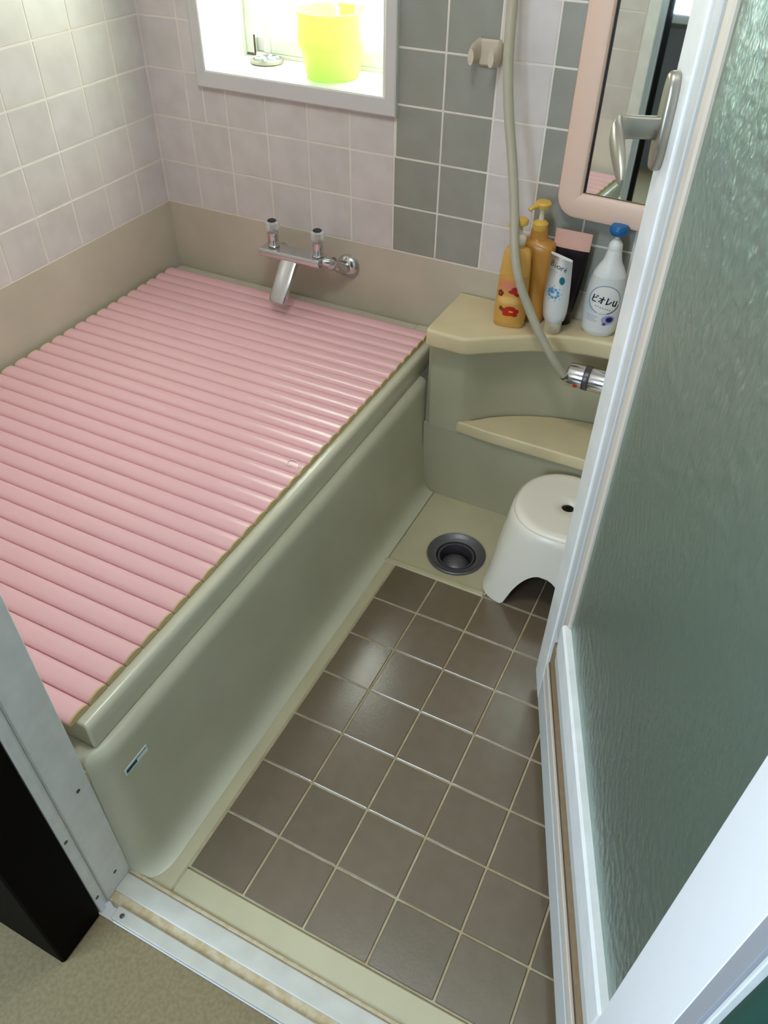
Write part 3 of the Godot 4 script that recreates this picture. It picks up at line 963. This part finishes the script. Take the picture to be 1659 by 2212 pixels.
func build_bottles() -> void:
	var Y := 0.507
	# amber pump bottle at the back
	var a := thing("pump_bottle", "tall amber-orange pump bottle standing behind the one printed with red flowers", "bottle", Vector3(1.014, Y, 0.046))
	var ap := [[0.0, 0.070, 0.044, 3.6], [0.003, 0.076, 0.050, 3.6], [0.02, 0.078, 0.052, 3.6], [0.156, 0.078, 0.052, 3.6], [0.166, 0.076, 0.050, 3.4], [0.172, 0.070, 0.047, 3.0], [0.176, 0.054, 0.041, 2.4], [0.179, 0.040, 0.035], [0.184, 0.036, 0.034], [0.198, 0.035, 0.034]]
	part("body", MB.new().loft(ovals(ap)), M.amber, a)
	pump(a, 0.198, 0.056, M.yellow, M.cream, M.yellow, 2.2)
	# orange bottle with flowers in front, by the counter's corner
	var b := thing("pump_bottle", "yellow-orange pump bottle printed with red flowers behind the shower hose", "bottle", Vector3(0.989, Y, 0.097))
	var bp := [[0.0, 0.060, 0.030, 3.0], [0.003, 0.066, 0.035, 3.0], [0.03, 0.070, 0.038, 3.0], [0.120, 0.063, 0.034, 3.2], [0.163, 0.056, 0.031, 3.4], [0.171, 0.048, 0.028, 3.0], [0.175, 0.028, 0.024], [0.182, 0.026, 0.024]]
	part("body", MB.new().loft(ovals(bp)), M.orange, b)
	var im := Image.create(256, 384, false, Image.FORMAT_RGB8)
	im.fill(Color(0.83, 0.62, 0.30))
	blob(im, Vector2(0.40, 0.30), 0.30, 0.20, Color(0.85, 0.45, 0.50, 0.6), 0.7)
	blob(im, Vector2(0.45, 0.75), 0.35, 0.16, Color(0.93, 0.78, 0.50, 0.8), 0.6)
	for fl in [[0.26, 0.56, 0.10, Color(0.42, 0.10, 0.09)], [0.60, 0.46, 0.13, Color(0.68, 0.12, 0.16)], [0.52, 1.10, 0.15, Color(0.72, 0.14, 0.08)]]:
		for k in 5:
			var an: float = TAU * k / 5 + fl[0] * 9.0
			blob(im, Vector2(fl[0], fl[1]) + Vector2(cos(an), sin(an)) * fl[2] * 0.62, fl[2] * 0.55, fl[2] * 0.55, fl[3], 0.25)
		blob(im, Vector2(fl[0], fl[1]), fl[2] * 0.25, fl[2] * 0.25, Color(0.9, 0.6, 0.2), 0.3)
	blob(im, Vector2(0.34, 1.02), 0.06, 0.08, Color(0.30, 0.26, 0.08), 0.3)
	part("printed_label", label_patch(bp, 0.010, 0.118, 165.0, 15.0), printed(im, 0.3), b)
	pump(b, 0.182, 0.050, M.cream, M.cream, M.yellow, 2.6, 0.85)
	b.rotation.y = 0.15
	# dark tube standing on its cap against the wall
	var p := thing("dark_tube", "dark plum squeeze tube with a blush pink top edge against the wall", "tube", Vector3(1.083, Y, 0.032))
	var pp := [[0.0, 0.046, 0.034], [0.002, 0.050, 0.038], [0.028, 0.050, 0.038], [0.032, 0.056, 0.042], [0.080, 0.066, 0.034, 2.0], [0.140, 0.074, 0.018, 2.2], [0.166, 0.076, 0.009, 2.4]]
	part("body", MB.new().loft(ovals(pp)), M.plum, p)
	part("crimp", MB.new().loft(ovals([[0.1655, 0.0765, 0.0095, 2.4], [0.186, 0.077, 0.005, 3.0], [0.202, 0.077, 0.003, 4.0]])), M.blush, p)
	# white tube with a blue splash
	var w := thing("white_tube", "white squeeze tube standing on its cap with a blue splash print", "tube", Vector3(1.083, Y, 0.0825))
	part("cap", MB.new().loft(ovals([[0.0, 0.034, 0.030], [0.002, 0.037, 0.033], [0.026, 0.040, 0.034], [0.027, 0.038, 0.032]])), M.cream, w)
	var wp := [[0.027, 0.040, 0.034, 2.0], [0.034, 0.050, 0.038, 2.0], [0.052, 0.059, 0.036, 2.0], [0.075, 0.062, 0.031, 2.1], [0.115, 0.061, 0.021, 2.2], [0.150, 0.058, 0.011, 2.4], [0.172, 0.056, 0.003, 3.0]]
	part("body", MB.new().loft(ovals(wp)), M.white, w)
	im = Image.create(256, 512, false, Image.FORMAT_RGB8)
	im.fill(Color(0.88, 0.88, 0.86))
	var ink := Color(0.22, 0.27, 0.33)
	# the name in slanted capitals and small letters
	var ox := 0.22
	stroke(im, [Vector2(ox, 0.36), Vector2(ox + 0.03, 0.18)], 0.032, ink)
	stroke(im, [Vector2(ox + 0.03, 0.18), Vector2(ox + 0.12, 0.185), Vector2(ox + 0.13, 0.225), Vector2(ox + 0.03, 0.265)], 0.022, ink)
	stroke(im, [Vector2(ox + 0.03, 0.265), Vector2(ox + 0.13, 0.285), Vector2(ox + 0.12, 0.34), Vector2(ox, 0.36)], 0.024, ink)
	stroke(im, [Vector2(ox + 0.19, 0.27), Vector2(ox + 0.175, 0.37)], 0.024, ink)
	blob(im, Vector2(ox + 0.20, 0.225), 0.016, 0.016, ink, 0.3)
	var oo := []
	for k in 13:
		oo.append(Vector2(ox + 0.275 + cos(TAU * k / 12) * 0.043, 0.325 + sin(TAU * k / 12) * 0.048))
	stroke(im, oo, 0.022, ink)
	stroke(im, [Vector2(ox + 0.365, 0.285), Vector2(ox + 0.35, 0.39)], 0.024, ink)
	stroke(im, [Vector2(ox + 0.362, 0.31), Vector2(ox + 0.40, 0.285), Vector2(ox + 0.42, 0.295)], 0.018, ink)
	stroke(im, [Vector2(ox + 0.455, 0.345), Vector2(ox + 0.53, 0.335), Vector2(ox + 0.51, 0.295), Vector2(ox + 0.465, 0.31), Vector2(ox + 0.45, 0.36), Vector2(ox + 0.48, 0.395), Vector2(ox + 0.525, 0.38)], 0.02, ink)
	stroke(im, [Vector2(ox + 0.495, 0.265), Vector2(ox + 0.525, 0.24)], 0.016, ink)
	for k in 3:
		stroke(im, [Vector2(0.16, 0.50 + k * 0.085), Vector2(0.50 - 0.05 * k, 0.515 + k * 0.085)], 0.016, Color(0.62, 0.70, 0.74))
	blob(im, Vector2(0.68, 0.72), 0.10, 0.15, Color(0.16, 0.46, 0.52), 0.2)
	for k in 9:
		var an: float = TAU * k / 9 + 0.2
		blob(im, Vector2(0.50, 1.24) + Vector2(cos(an), sin(an)) * 0.15, 0.055, 0.06, Color(0.33, 0.62, 0.80), 0.35)
		blob(im, Vector2(0.50, 1.24) + Vector2(cos(an + 0.3), sin(an + 0.3)) * 0.25, 0.03, 0.035, Color(0.55, 0.75, 0.86), 0.4)
	blob(im, Vector2(0.46, 1.20), 0.09, 0.08, Color(0.28, 0.55, 0.76), 0.5)
	part("printed_label", label_patch(wp, 0.050, 0.168, 168.0, 12.0), printed(im), w)
	w.rotation = Vector3(0.05, -0.42, 0.0)
	# white lotion bottle with a blue pump
	var l := thing("pump_bottle", "white pump bottle with a bright blue pump and a round label", "bottle", Vector3(1.172, Y, 0.0405))
	var lp := [[0.0, 0.056, 0.040], [0.003, 0.062, 0.045], [0.012, 0.072, 0.051], [0.045, 0.080, 0.056], [0.080, 0.081, 0.056], [0.115, 0.076, 0.053], [0.138, 0.064, 0.047], [0.152, 0.050, 0.041], [0.160, 0.040, 0.036], [0.170, 0.034, 0.033], [0.186, 0.028, 0.028]]
	part("body", MB.new().loft(ovals(lp)), M.white, l)
	part("collar", MB.new().lathe(Vector3.ZERO, [[0.014, 0.186], [0.0145, 0.188], [0.013, 0.198], [0.007, 0.206], [0.005, 0.208]], 28), M.white, l)
	part("stem", MB.new().lathe(Vector3.ZERO, [[0.005, 0.207], [0.0045, 0.217], [0.007, 0.219]], 16), M.white, l)
	var hd := MB.new().lathe(Vector3.ZERO, [[0.007, 0.213], [0.015, 0.216], [0.0185, 0.222], [0.0185, 0.230], [0.015, 0.235], [0.006, 0.236]], 28)
	hd.tube(PackedVector3Array([Vector3(0.004, 0.226, -0.006), Vector3(0.008, 0.225, -0.024), Vector3(0.009, 0.220, -0.031)]), [0.006, 0.005, 0.0045], 12)
	part("pump_head", hd, M.blue, l, Vector3.ZERO, "bright blue pump head")
	im = Image.create(384, 512, false, Image.FORMAT_RGB8)
	im.fill(Color(0.88, 0.88, 0.86))
	var ring := []
	for k in 41:
		var an: float = TAU * k / 40
		ring.append(Vector2(0.52 + cos(an) * 0.30, 0.50 + sin(an) * 0.34))
	blob(im, Vector2(0.30, 0.62), 0.20, 0.30, Color(0.66, 0.78, 0.80, 0.7), 0.8)
	blob(im, Vector2(0.52, 0.50), 0.29, 0.33, Color(0.92, 0.91, 0.89), 0.1)
	stroke(im, ring.slice(0, 12), 0.012, Color(0.50, 0.62, 0.70))
	stroke(im, ring.slice(12, 41), 0.020, Color(0.52, 0.60, 0.70))
	stroke(im, ring.slice(2, 9), 0.028, Color(0.35, 0.38, 0.48))
	var nk := Color(0.08, 0.09, 0.13)
	var q := func(o: Vector2, p2: Array) -> Array:
		var r := []
		for t in p2:
			r.append(o + Vector2(t[0] * 0.115 - t[1] * 0.03, t[1] * 0.17 + t[0] * 0.022))
		return r
	var o1 := Vector2(0.29, 0.39)
	stroke(im, q.call(o1, [[0.2, 0.05], [0.2, 0.75], [0.32, 0.92], [0.85, 0.88]]), 0.024, nk)
	stroke(im, q.call(o1, [[0.78, 0.28], [0.22, 0.48]]), 0.022, nk)
	stroke(im, q.call(o1, [[0.68, 0.0], [0.76, 0.14]]), 0.016, nk)
	stroke(im, q.call(o1, [[0.86, -0.04], [0.94, 0.1]]), 0.016, nk)
	var o2 := Vector2(0.425, 0.41)
	stroke(im, q.call(o2, [[0.08, 0.3], [0.92, 0.3]]), 0.022, nk)
	stroke(im, q.call(o2, [[0.6, 0.02], [0.6, 0.9], [0.48, 0.84]]), 0.024, nk)
	stroke(im, q.call(o2, [[0.57, 0.32], [0.12, 0.82]]), 0.02, nk)
	var o3 := Vector2(0.56, 0.43)
	stroke(im, q.call(o3, [[0.22, 0.05], [0.22, 0.9], [0.6, 0.75], [0.9, 0.45]]), 0.026, nk)
	var o4 := Vector2(0.685, 0.46)
	stroke(im, q.call(o4, [[0.15, 0.2], [0.15, 0.75], [0.3, 0.9], [0.6, 0.75], [0.68, 0.2]]), 0.026, nk)
	stroke(im, q.call(o4, [[0.66, 0.2], [0.68, 0.92]]), 0.026, nk)
	for k in 7:
		blob(im, Vector2(0.38 + k * 0.045, 0.655 + k * 0.012), 0.018, 0.018, Color(0.58, 0.57, 0.36), 0.5)
	for k in 5:
		stroke(im, [Vector2(0.22, 0.90 + k * 0.035), Vector2(0.46 - 0.03 * (k % 3), 0.925 + k * 0.035)], 0.012, Color(0.62, 0.63, 0.72))
	for k in 12:
		var an: float = TAU * k / 12
		blob(im, Vector2(0.66, 0.98) + Vector2(cos(an), sin(an) * 0.9) * 0.10, 0.045, 0.05, Color(0.62, 0.62, 0.78, 0.8), 0.5)
	blob(im, Vector2(0.68, 0.97), 0.085, 0.085, Color(0.10, 0.14, 0.36), 0.35)
	blob(im, Vector2(0.60, 1.09), 0.05, 0.05, Color(0.30, 0.32, 0.52), 0.5)
	part("printed_label", label_patch(lp, 0.012, 0.132, 172.0, 8.0), printed(im), l)
	l.rotation.y = 0.12


func build_stool() -> void:
	var s := thing("bath_stool", "white plastic bath stool with an arched opening beside the floor drain", "stool", Vector3(1.232, 0.0015, 0.285))
	var N := 192
	var H := 0.218
	var shape := func(y: float, a: float, inset: float) -> Vector3:
		var t := clampf(y / H, 0.0, 1.0)
		var half := lerpf(0.146, 0.117, t) - inset
		var e := lerpf(4.5, 2.3, pow(t, 0.8))
		return Vector3(signf(cos(a)) * pow(absf(cos(a)), 2.0 / e) * half, y, signf(sin(a)) * pow(absf(sin(a)), 2.0 / e) * half)
	var foot := func(a: float) -> float:   # height of the arch over the floor in this direction
		var p: Vector3 = shape.call(0.0, a, 0.0)
		if absf(p.z) < absf(p.x):
			return 0.0
		var u := absf(p.x) / 0.078
		return 0.112 * pow(maxf(0.0, 1.0 - pow(u, 3.2)), 0.55) if u < 1.0 else 0.0
	var rings := []
	for k in 13:   # inside, from under the seat down
		var ring := PackedVector3Array()
		for j in N:
			var a: float = TAU * (j + 0.5) / N
			var y0: float = foot.call(a)
			ring.append(shape.call(lerpf(H - 0.006, y0, k / 12.0), a, 0.0045))
		rings.append(ring)
	for k in 15:   # outside, up
		var ring := PackedVector3Array()
		for j in N:
			var a: float = TAU * (j + 0.5) / N
			var y0: float = foot.call(a)
			ring.append(shape.call(lerpf(y0, H - 0.016, k / 14.0), a, 0.0))
		rings.append(ring)
	for r in [[0.0035, 0.0075], [0.009, 0.0025], [0.016, 0.0], [0.024, 0.0002], [0.045, 0.0022], [0.08, 0.0032], [0.101, 0.0035], [0.1035, 0.006], [0.104, 0.010]]:
		var ring := PackedVector3Array()
		for j in N:
			var a: float = TAU * (j + 0.5) / N
			var p: Vector3 = shape.call(H, a, r[0])
			if r[0] > 0.09:
				p = Vector3(cos(a), 0, sin(a)) * (0.117 - r[0]) * 1.05
			ring.append(Vector3(p.x, H - r[1], p.z))
		rings.append(ring)
	part("shell", MB.new().loft(rings, false, false, false, true, 50.0), M.stool, s)


func build_sill_things() -> void:
	var b := thing("bucket", "yellow-green translucent plastic bucket on the bright window sill", "bucket", Vector3(0.462, 0.8995, -0.080))
	var rings := [[0.056, 0.0], [0.058, 0.002], [0.058, 0.006], [0.060, 0.008], [0.066, 0.05], [0.0735, 0.062], [0.0745, 0.070], [0.0745, 0.118], [0.077, 0.121], [0.077, 0.127], [0.0735, 0.128], [0.0725, 0.118], [0.0725, 0.07], [0.064, 0.05], [0.058, 0.010], [0.0, 0.009]]
	part("pail", MB.new().lathe(Vector3.ZERO, rings, 40, true, true), M.bucket, b)
	var d := thing("patterned_disc", "round silver disc with a white pattern lying on the window sill", "disc", Vector3(0.268, 0.8995, -0.112))
	part("rim", MB.new().lathe(Vector3.ZERO, [[0.036, 0.0], [0.039, 0.002], [0.039, 0.007], [0.036, 0.010], [0.032, 0.0085]], 40), M.satin, d)
	part("plate", MB.new().lathe(Vector3.ZERO, [[0.0325, 0.0075], [0.0325, 0.0092], [0.030, 0.0098]], 36), mat(Color(0.42, 0.46, 0.46), 0.4, 0.4), d)
	for k in 6:
		var a: float = TAU * k / 6 + 0.3
		var v := Vector3(cos(a), 0, sin(a))
		part("spoke", MB.new().tube(PackedVector3Array([v * 0.006 + Vector3(0, 0.0098, 0), v * 0.028 + Vector3(0, 0.0098, 0)]), [0.0016, 0.0034], 8), M.white, d)


# ---------- doorway ----------
func build_doorway() -> void:
	var lj := thing("trim_1", "bluish white left door jamb with a stepped edge and screws", "door jamb", Vector3.ZERO, "structure")
	var a := MB.new()
	a.box(Vector3(0.7605, -0.01, 1.278), Vector3(0.799, 1.98, 1.336), 0.002)
	a.box(Vector3(0.7605, -0.01, 1.336), Vector3(0.795, 1.98, 1.342), 0.0005)
	a.box(Vector3(0.7605, -0.01, 1.342), Vector3(0.800, 1.98, 1.3555), 0.002)
	part("profile", a, M.alu, lj)
	var screw := MB.new().lathe(Vector3.ZERO, [[0.0035, 0.0], [0.0035, 0.0006], [0.0015, 0.001]], 14, true, true, false, Basis(Vector3.BACK, -PI / 2)).mesh()
	for q in [[0.30, 1.300], [0.045, 1.305], [0.235, 1.349], [0.042, 1.349]]:
		part("screw", screw, M.darkmetal, lj, Vector3(0.799 if q[1] < 1.34 else 0.800, q[0], q[1]))
	var rj := thing("trim_2", "brightly lit white right door jamb in front of the glass door", "door jamb", Vector3.ZERO, "structure")
	var r := MB.new()
	r.box(Vector3(1.537, -0.01, 1.248), Vector3(1.586, 1.98, 1.379), 0.0006)
	part("profile", r, M.jamb, rj)
	part("shaded_strip", MB.new().box(Vector3(1.5376, -0.01, 1.3775), Vector3(1.586, 1.98, 1.398), 0.0005), M.strip_shade, rj, Vector3.ZERO, "jamb strip with its shade put into a darker grey")  # part of the jamb, its shade painted as grey
	part("edge_bead", MB.new().box(Vector3(1.540, -0.01, 1.398), Vector3(1.586, 1.98, 1.4022), 0.0008), M.alu, rj)
	var hd := thing("trim_3", "white head of the door frame above the doorway", "door frame", Vector3.ZERO, "structure")
	part("profile", MB.new().box(Vector3(0.805, 1.945, 1.279), Vector3(1.540, 1.98, 1.355), 0.002), M.alu, hd)
	var sl := thing("trim_4", "white metal door sill with a yellowed groove between bath floor and hall", "door sill", Vector3.ZERO, "structure")
	var along := Basis(Vector3(0, 0, 1), Vector3(0, 1, 0), Vector3(1, 0, 0))
	part("upstand", MB.new().box(Vector3(0.7995, -0.03, 1.2785), Vector3(1.5395, 0.004, 1.284), 0.001), M.aludirty, sl)
	var sp := PackedVector2Array([Vector2(1.284, -0.03), Vector2(1.284, 0.0), Vector2(1.287, 0.003), Vector2(1.315, 0.004), Vector2(1.318, 0.002), Vector2(1.318, -0.03)])
	part("plate", MB.new().slab(sp, 0.7995, 1.5395, 0.0, along), M.sillmetal, sl)
	part("groove", MB.new().box(Vector3(0.7995, -0.03, 1.318), Vector3(1.5395, -0.001, 1.334), 0), M.aludirty, sl, Vector3.ZERO, "yellowed groove")
	part("front_strip", MB.new().box(Vector3(0.822, -0.008, 1.334), Vector3(1.5395, 0.004, 1.356), 0.0015), M.sillmetal, sl)
	part("screw", MB.new().lathe(Vector3(0.838, 0.0042, 1.346), [[0.004, 0.0], [0.004, 0.0006], [0.002, 0.001]], 16), M.darkmetal, sl)
	# the hall outside
	var hf := part("floor", MB.new().box(Vector3(-0.55, -0.06, 1.357), Vector3(2.3, -0.011, 2.75), 0), M.hallfloor, self)
	hf.name = "floor_hall"
	tag(hf, "beige vinyl hall floor in front of the door sill", "floor", "", "structure")
	var dc := part("dark_casing", MB.new().box(Vector3(-0.55, -0.0105, 1.3565), Vector3(0.7985, 2.12, 1.44), 0.003), M.dark, self)
	dc.name = "trim_5"
	tag(dc, "very dark brown wooden wall end left of the doorway", "wall panel", "", "structure")
	var rc := part("right_casing", MB.new().box(Vector3(1.5865, -0.0105, 1.42), Vector3(2.3, 2.12, 1.47), 0.003), M.hallwhite, self)
	rc.name = "trim_6"
	tag(rc, "pale grey wall end right of the doorway", "wall panel", "", "structure")
	var gc := thing("green_cloth", "dark green cloth hanging beside the right door jamb", "cloth", Vector3(1.5365, 0.25, 1.4040))
	var rings := []
	for k in 15:
		var ring := PackedVector3Array()
		var y := k * 0.07
		for q in 10:
			var t: float = TAU * q / 10
			ring.append(Vector3(0.015 + 0.015 * cos(t), y, 0.0155 + (0.013 + 0.002 * sin(k * 0.9)) * sin(t)))
		rings.append(ring)
	part("fold", MB.new().loft(rings), M.green_cloth, gc)
	var hw := MB.new()
	hw.box(Vector3(-0.55, -0.06, 2.70), Vector3(2.3, 2.12, 2.80), 0)
	hw.box(Vector3(2.25, -0.06, 1.47), Vector3(2.35, 2.12, 2.70), 0)
	hw.box(Vector3(-0.65, -0.06, 1.357), Vector3(-0.55, 2.12, 2.75), 0)
	var hm := part("wall_hall", hw, M.hallwall, self)
	tag(hm, "dark walls of the hall facing the doorway", "wall", "", "structure")
	var hc := part("ceiling", MB.new().box(Vector3(-0.6, 2.12, 1.352), Vector3(2.35, 2.2, 2.8), 0), M.hallwhite, self)
	hc.name = "ceiling_hall"
	tag(hc, "pale ceiling over the hall", "ceiling", "", "structure")
	var hwin := thing("window_2", "pale hall window in the wall facing the doorway", "window", Vector3(0, 0, 2.70), "structure")
	part("pane", MB.new().box(Vector3(-0.45, 0.67, -0.006), Vector3(0.95, 1.57, -0.001), 0), M.hallpane, hwin)
	var hfm := MB.new()
	hfm.box(Vector3(-0.49, 0.63, -0.03), Vector3(0.99, 0.67, 0.0), 0.002)
	hfm.box(Vector3(-0.49, 1.57, -0.03), Vector3(0.99, 1.61, 0.0), 0.002)
	hfm.box(Vector3(-0.49, 0.67, -0.03), Vector3(-0.45, 1.57, 0.0), 0.002)
	hfm.box(Vector3(0.95, 0.67, -0.03), Vector3(0.99, 1.57, 0.0), 0.002)
	part("window_frame", hfm, M.alu, hwin)


func build_door() -> void:
	# leaf along its own x from the hinge (0) to the free edge (-0.716), its outer face at z = 0 facing +z
	var d := thing("door_1", "opened frosted glass bathroom door in a stained white aluminium frame", "door", Vector3(1.542, 0.0, 1.262), "structure")
	var ux := Vector3(-0.35734586, 0, -0.93397213)
	d.basis = Basis(-ux, Vector3.UP, (-ux).cross(Vector3.UP))   # its own -x runs to the free edge
	var FE := -0.716
	var st := MB.new()
	st.box(Vector3(-0.645, 0.036, -0.030), Vector3(FE, 1.93, 0.0), 0.002)
	part("lock_stile", st, M.alu, d)
	part("stile_step", MB.new().box(Vector3(-0.615, 0.25, -0.030), Vector3(-0.645, 1.93, -0.004), 0.0015), M.stile_grey, d)
	part("glazing_bead", MB.new().box(Vector3(-0.590, 0.30, -0.026), Vector3(-0.615, 1.90, -0.008), 0.003), M.stile_bead, d)
	var hs := MB.new()
	hs.box(Vector3(-0.0, 0.036, -0.030), Vector3(-0.016, 1.93, -0.004), 0.002)
	part("hinge_stile", hs, M.alu, d)
	part("top_rail", MB.new().box(Vector3(-0.016, 1.85, -0.030), Vector3(-0.615, 1.93, -0.002), 0.002), M.alu, d)
	var y := 0.036
	# bottom rail: flat face, groove, ribs, stained trough, rounded top bead
	var rails := [["rail_face", 0.040, 0.112, 0.0, M.stile_grey], ["rail_groove", 0.112, 0.126, -0.004, M.groove], ["rail_rib", 0.126, 0.150, -0.001, M.stile_bead], ["rail_groove", 0.150, 0.157, -0.005, M.groove], ["rail_trough", 0.157, 0.215, -0.006, M.rust], ["rail_rib", 0.215, 0.244, -0.003, M.stile_grey], ["rail_groove", 0.244, 0.250, -0.006, M.groove], ["rail_bead", 0.250, 0.318, 0.0, M.alu]]
	for q in rails:
		part(q[0], MB.new().box(Vector3(-0.016, q[1], -0.030), Vector3(-0.602 if q[1] > 0.2 else -0.645, q[2], q[3]), 0.004 if q[0] == "rail_bead" else 0.0015), q[4], d)
	part("glass_pane", MB.new().box(Vector3(-0.015, 0.312, -0.019), Vector3(-0.594, 1.852, -0.014), 0), M.doorglass, d)
	# lever handle: rounded plate, square arm, tapering grip towards the hinge
	var plate := PackedVector2Array()
	for k in 32:
		var an: float = TAU * k / 32
		plate.append(Vector2(-0.690 + signf(cos(an)) * pow(absf(cos(an)), 0.8) * 0.0165, 1.087 + signf(sin(an)) * pow(absf(sin(an)), 0.55) * 0.052))
	var h := part("handle", MB.new().slab(plate, -0.001, 0.013, 0.005), M.satin, d, Vector3.ZERO, "satin metal lever handle")
	var lv := MB.new()
	var rings := []
	for s in [[0.693, 1.080, 0.012, 0.010, 0.0], [0.693, 1.080, 0.040, 0.010, 0.0], [0.692, 1.080, 0.050, 0.0105, 0.35], [0.686, 1.080, 0.0575, 0.011, 0.9], [0.672, 1.078, 0.0600, 0.0112, 1.35], [0.650, 1.073, 0.0600, 0.011, 1.5], [0.625, 1.064, 0.0590, 0.0095, 1.5], [0.605, 1.054, 0.0575, 0.0065, 1.5], [0.598, 1.049, 0.0570, 0.003, 1.5]]:
		var ring := PackedVector3Array()
		var side := Vector3(cos(s[4]), 0, sin(s[4]))
		for q in 16:
			var t: float = TAU * q / 16
			var e := 0.65
			ring.append(Vector3(-s[0], s[1], s[2]) + side * signf(cos(t)) * pow(absf(cos(t)), e) * s[3] * 0.62 + Vector3.UP * signf(sin(t)) * pow(absf(sin(t)), e) * s[3] * 1.25)
		rings.append(ring)
	lv.loft(rings)
	part("lever", lv, M.satin, h)


func _ready() -> void:
	rng.seed = 20
	setup_view()
	make_materials()
	build_walls()
	build_floor()
	build_window()
	build_doorway()
	build_tub()
	build_cover()
	build_counter()
	build_door()
	build_mirror()
	build_faucet()
	build_shower()
	build_stool()
	build_bottles()
	build_sill_things()
	build_fill_lamp()
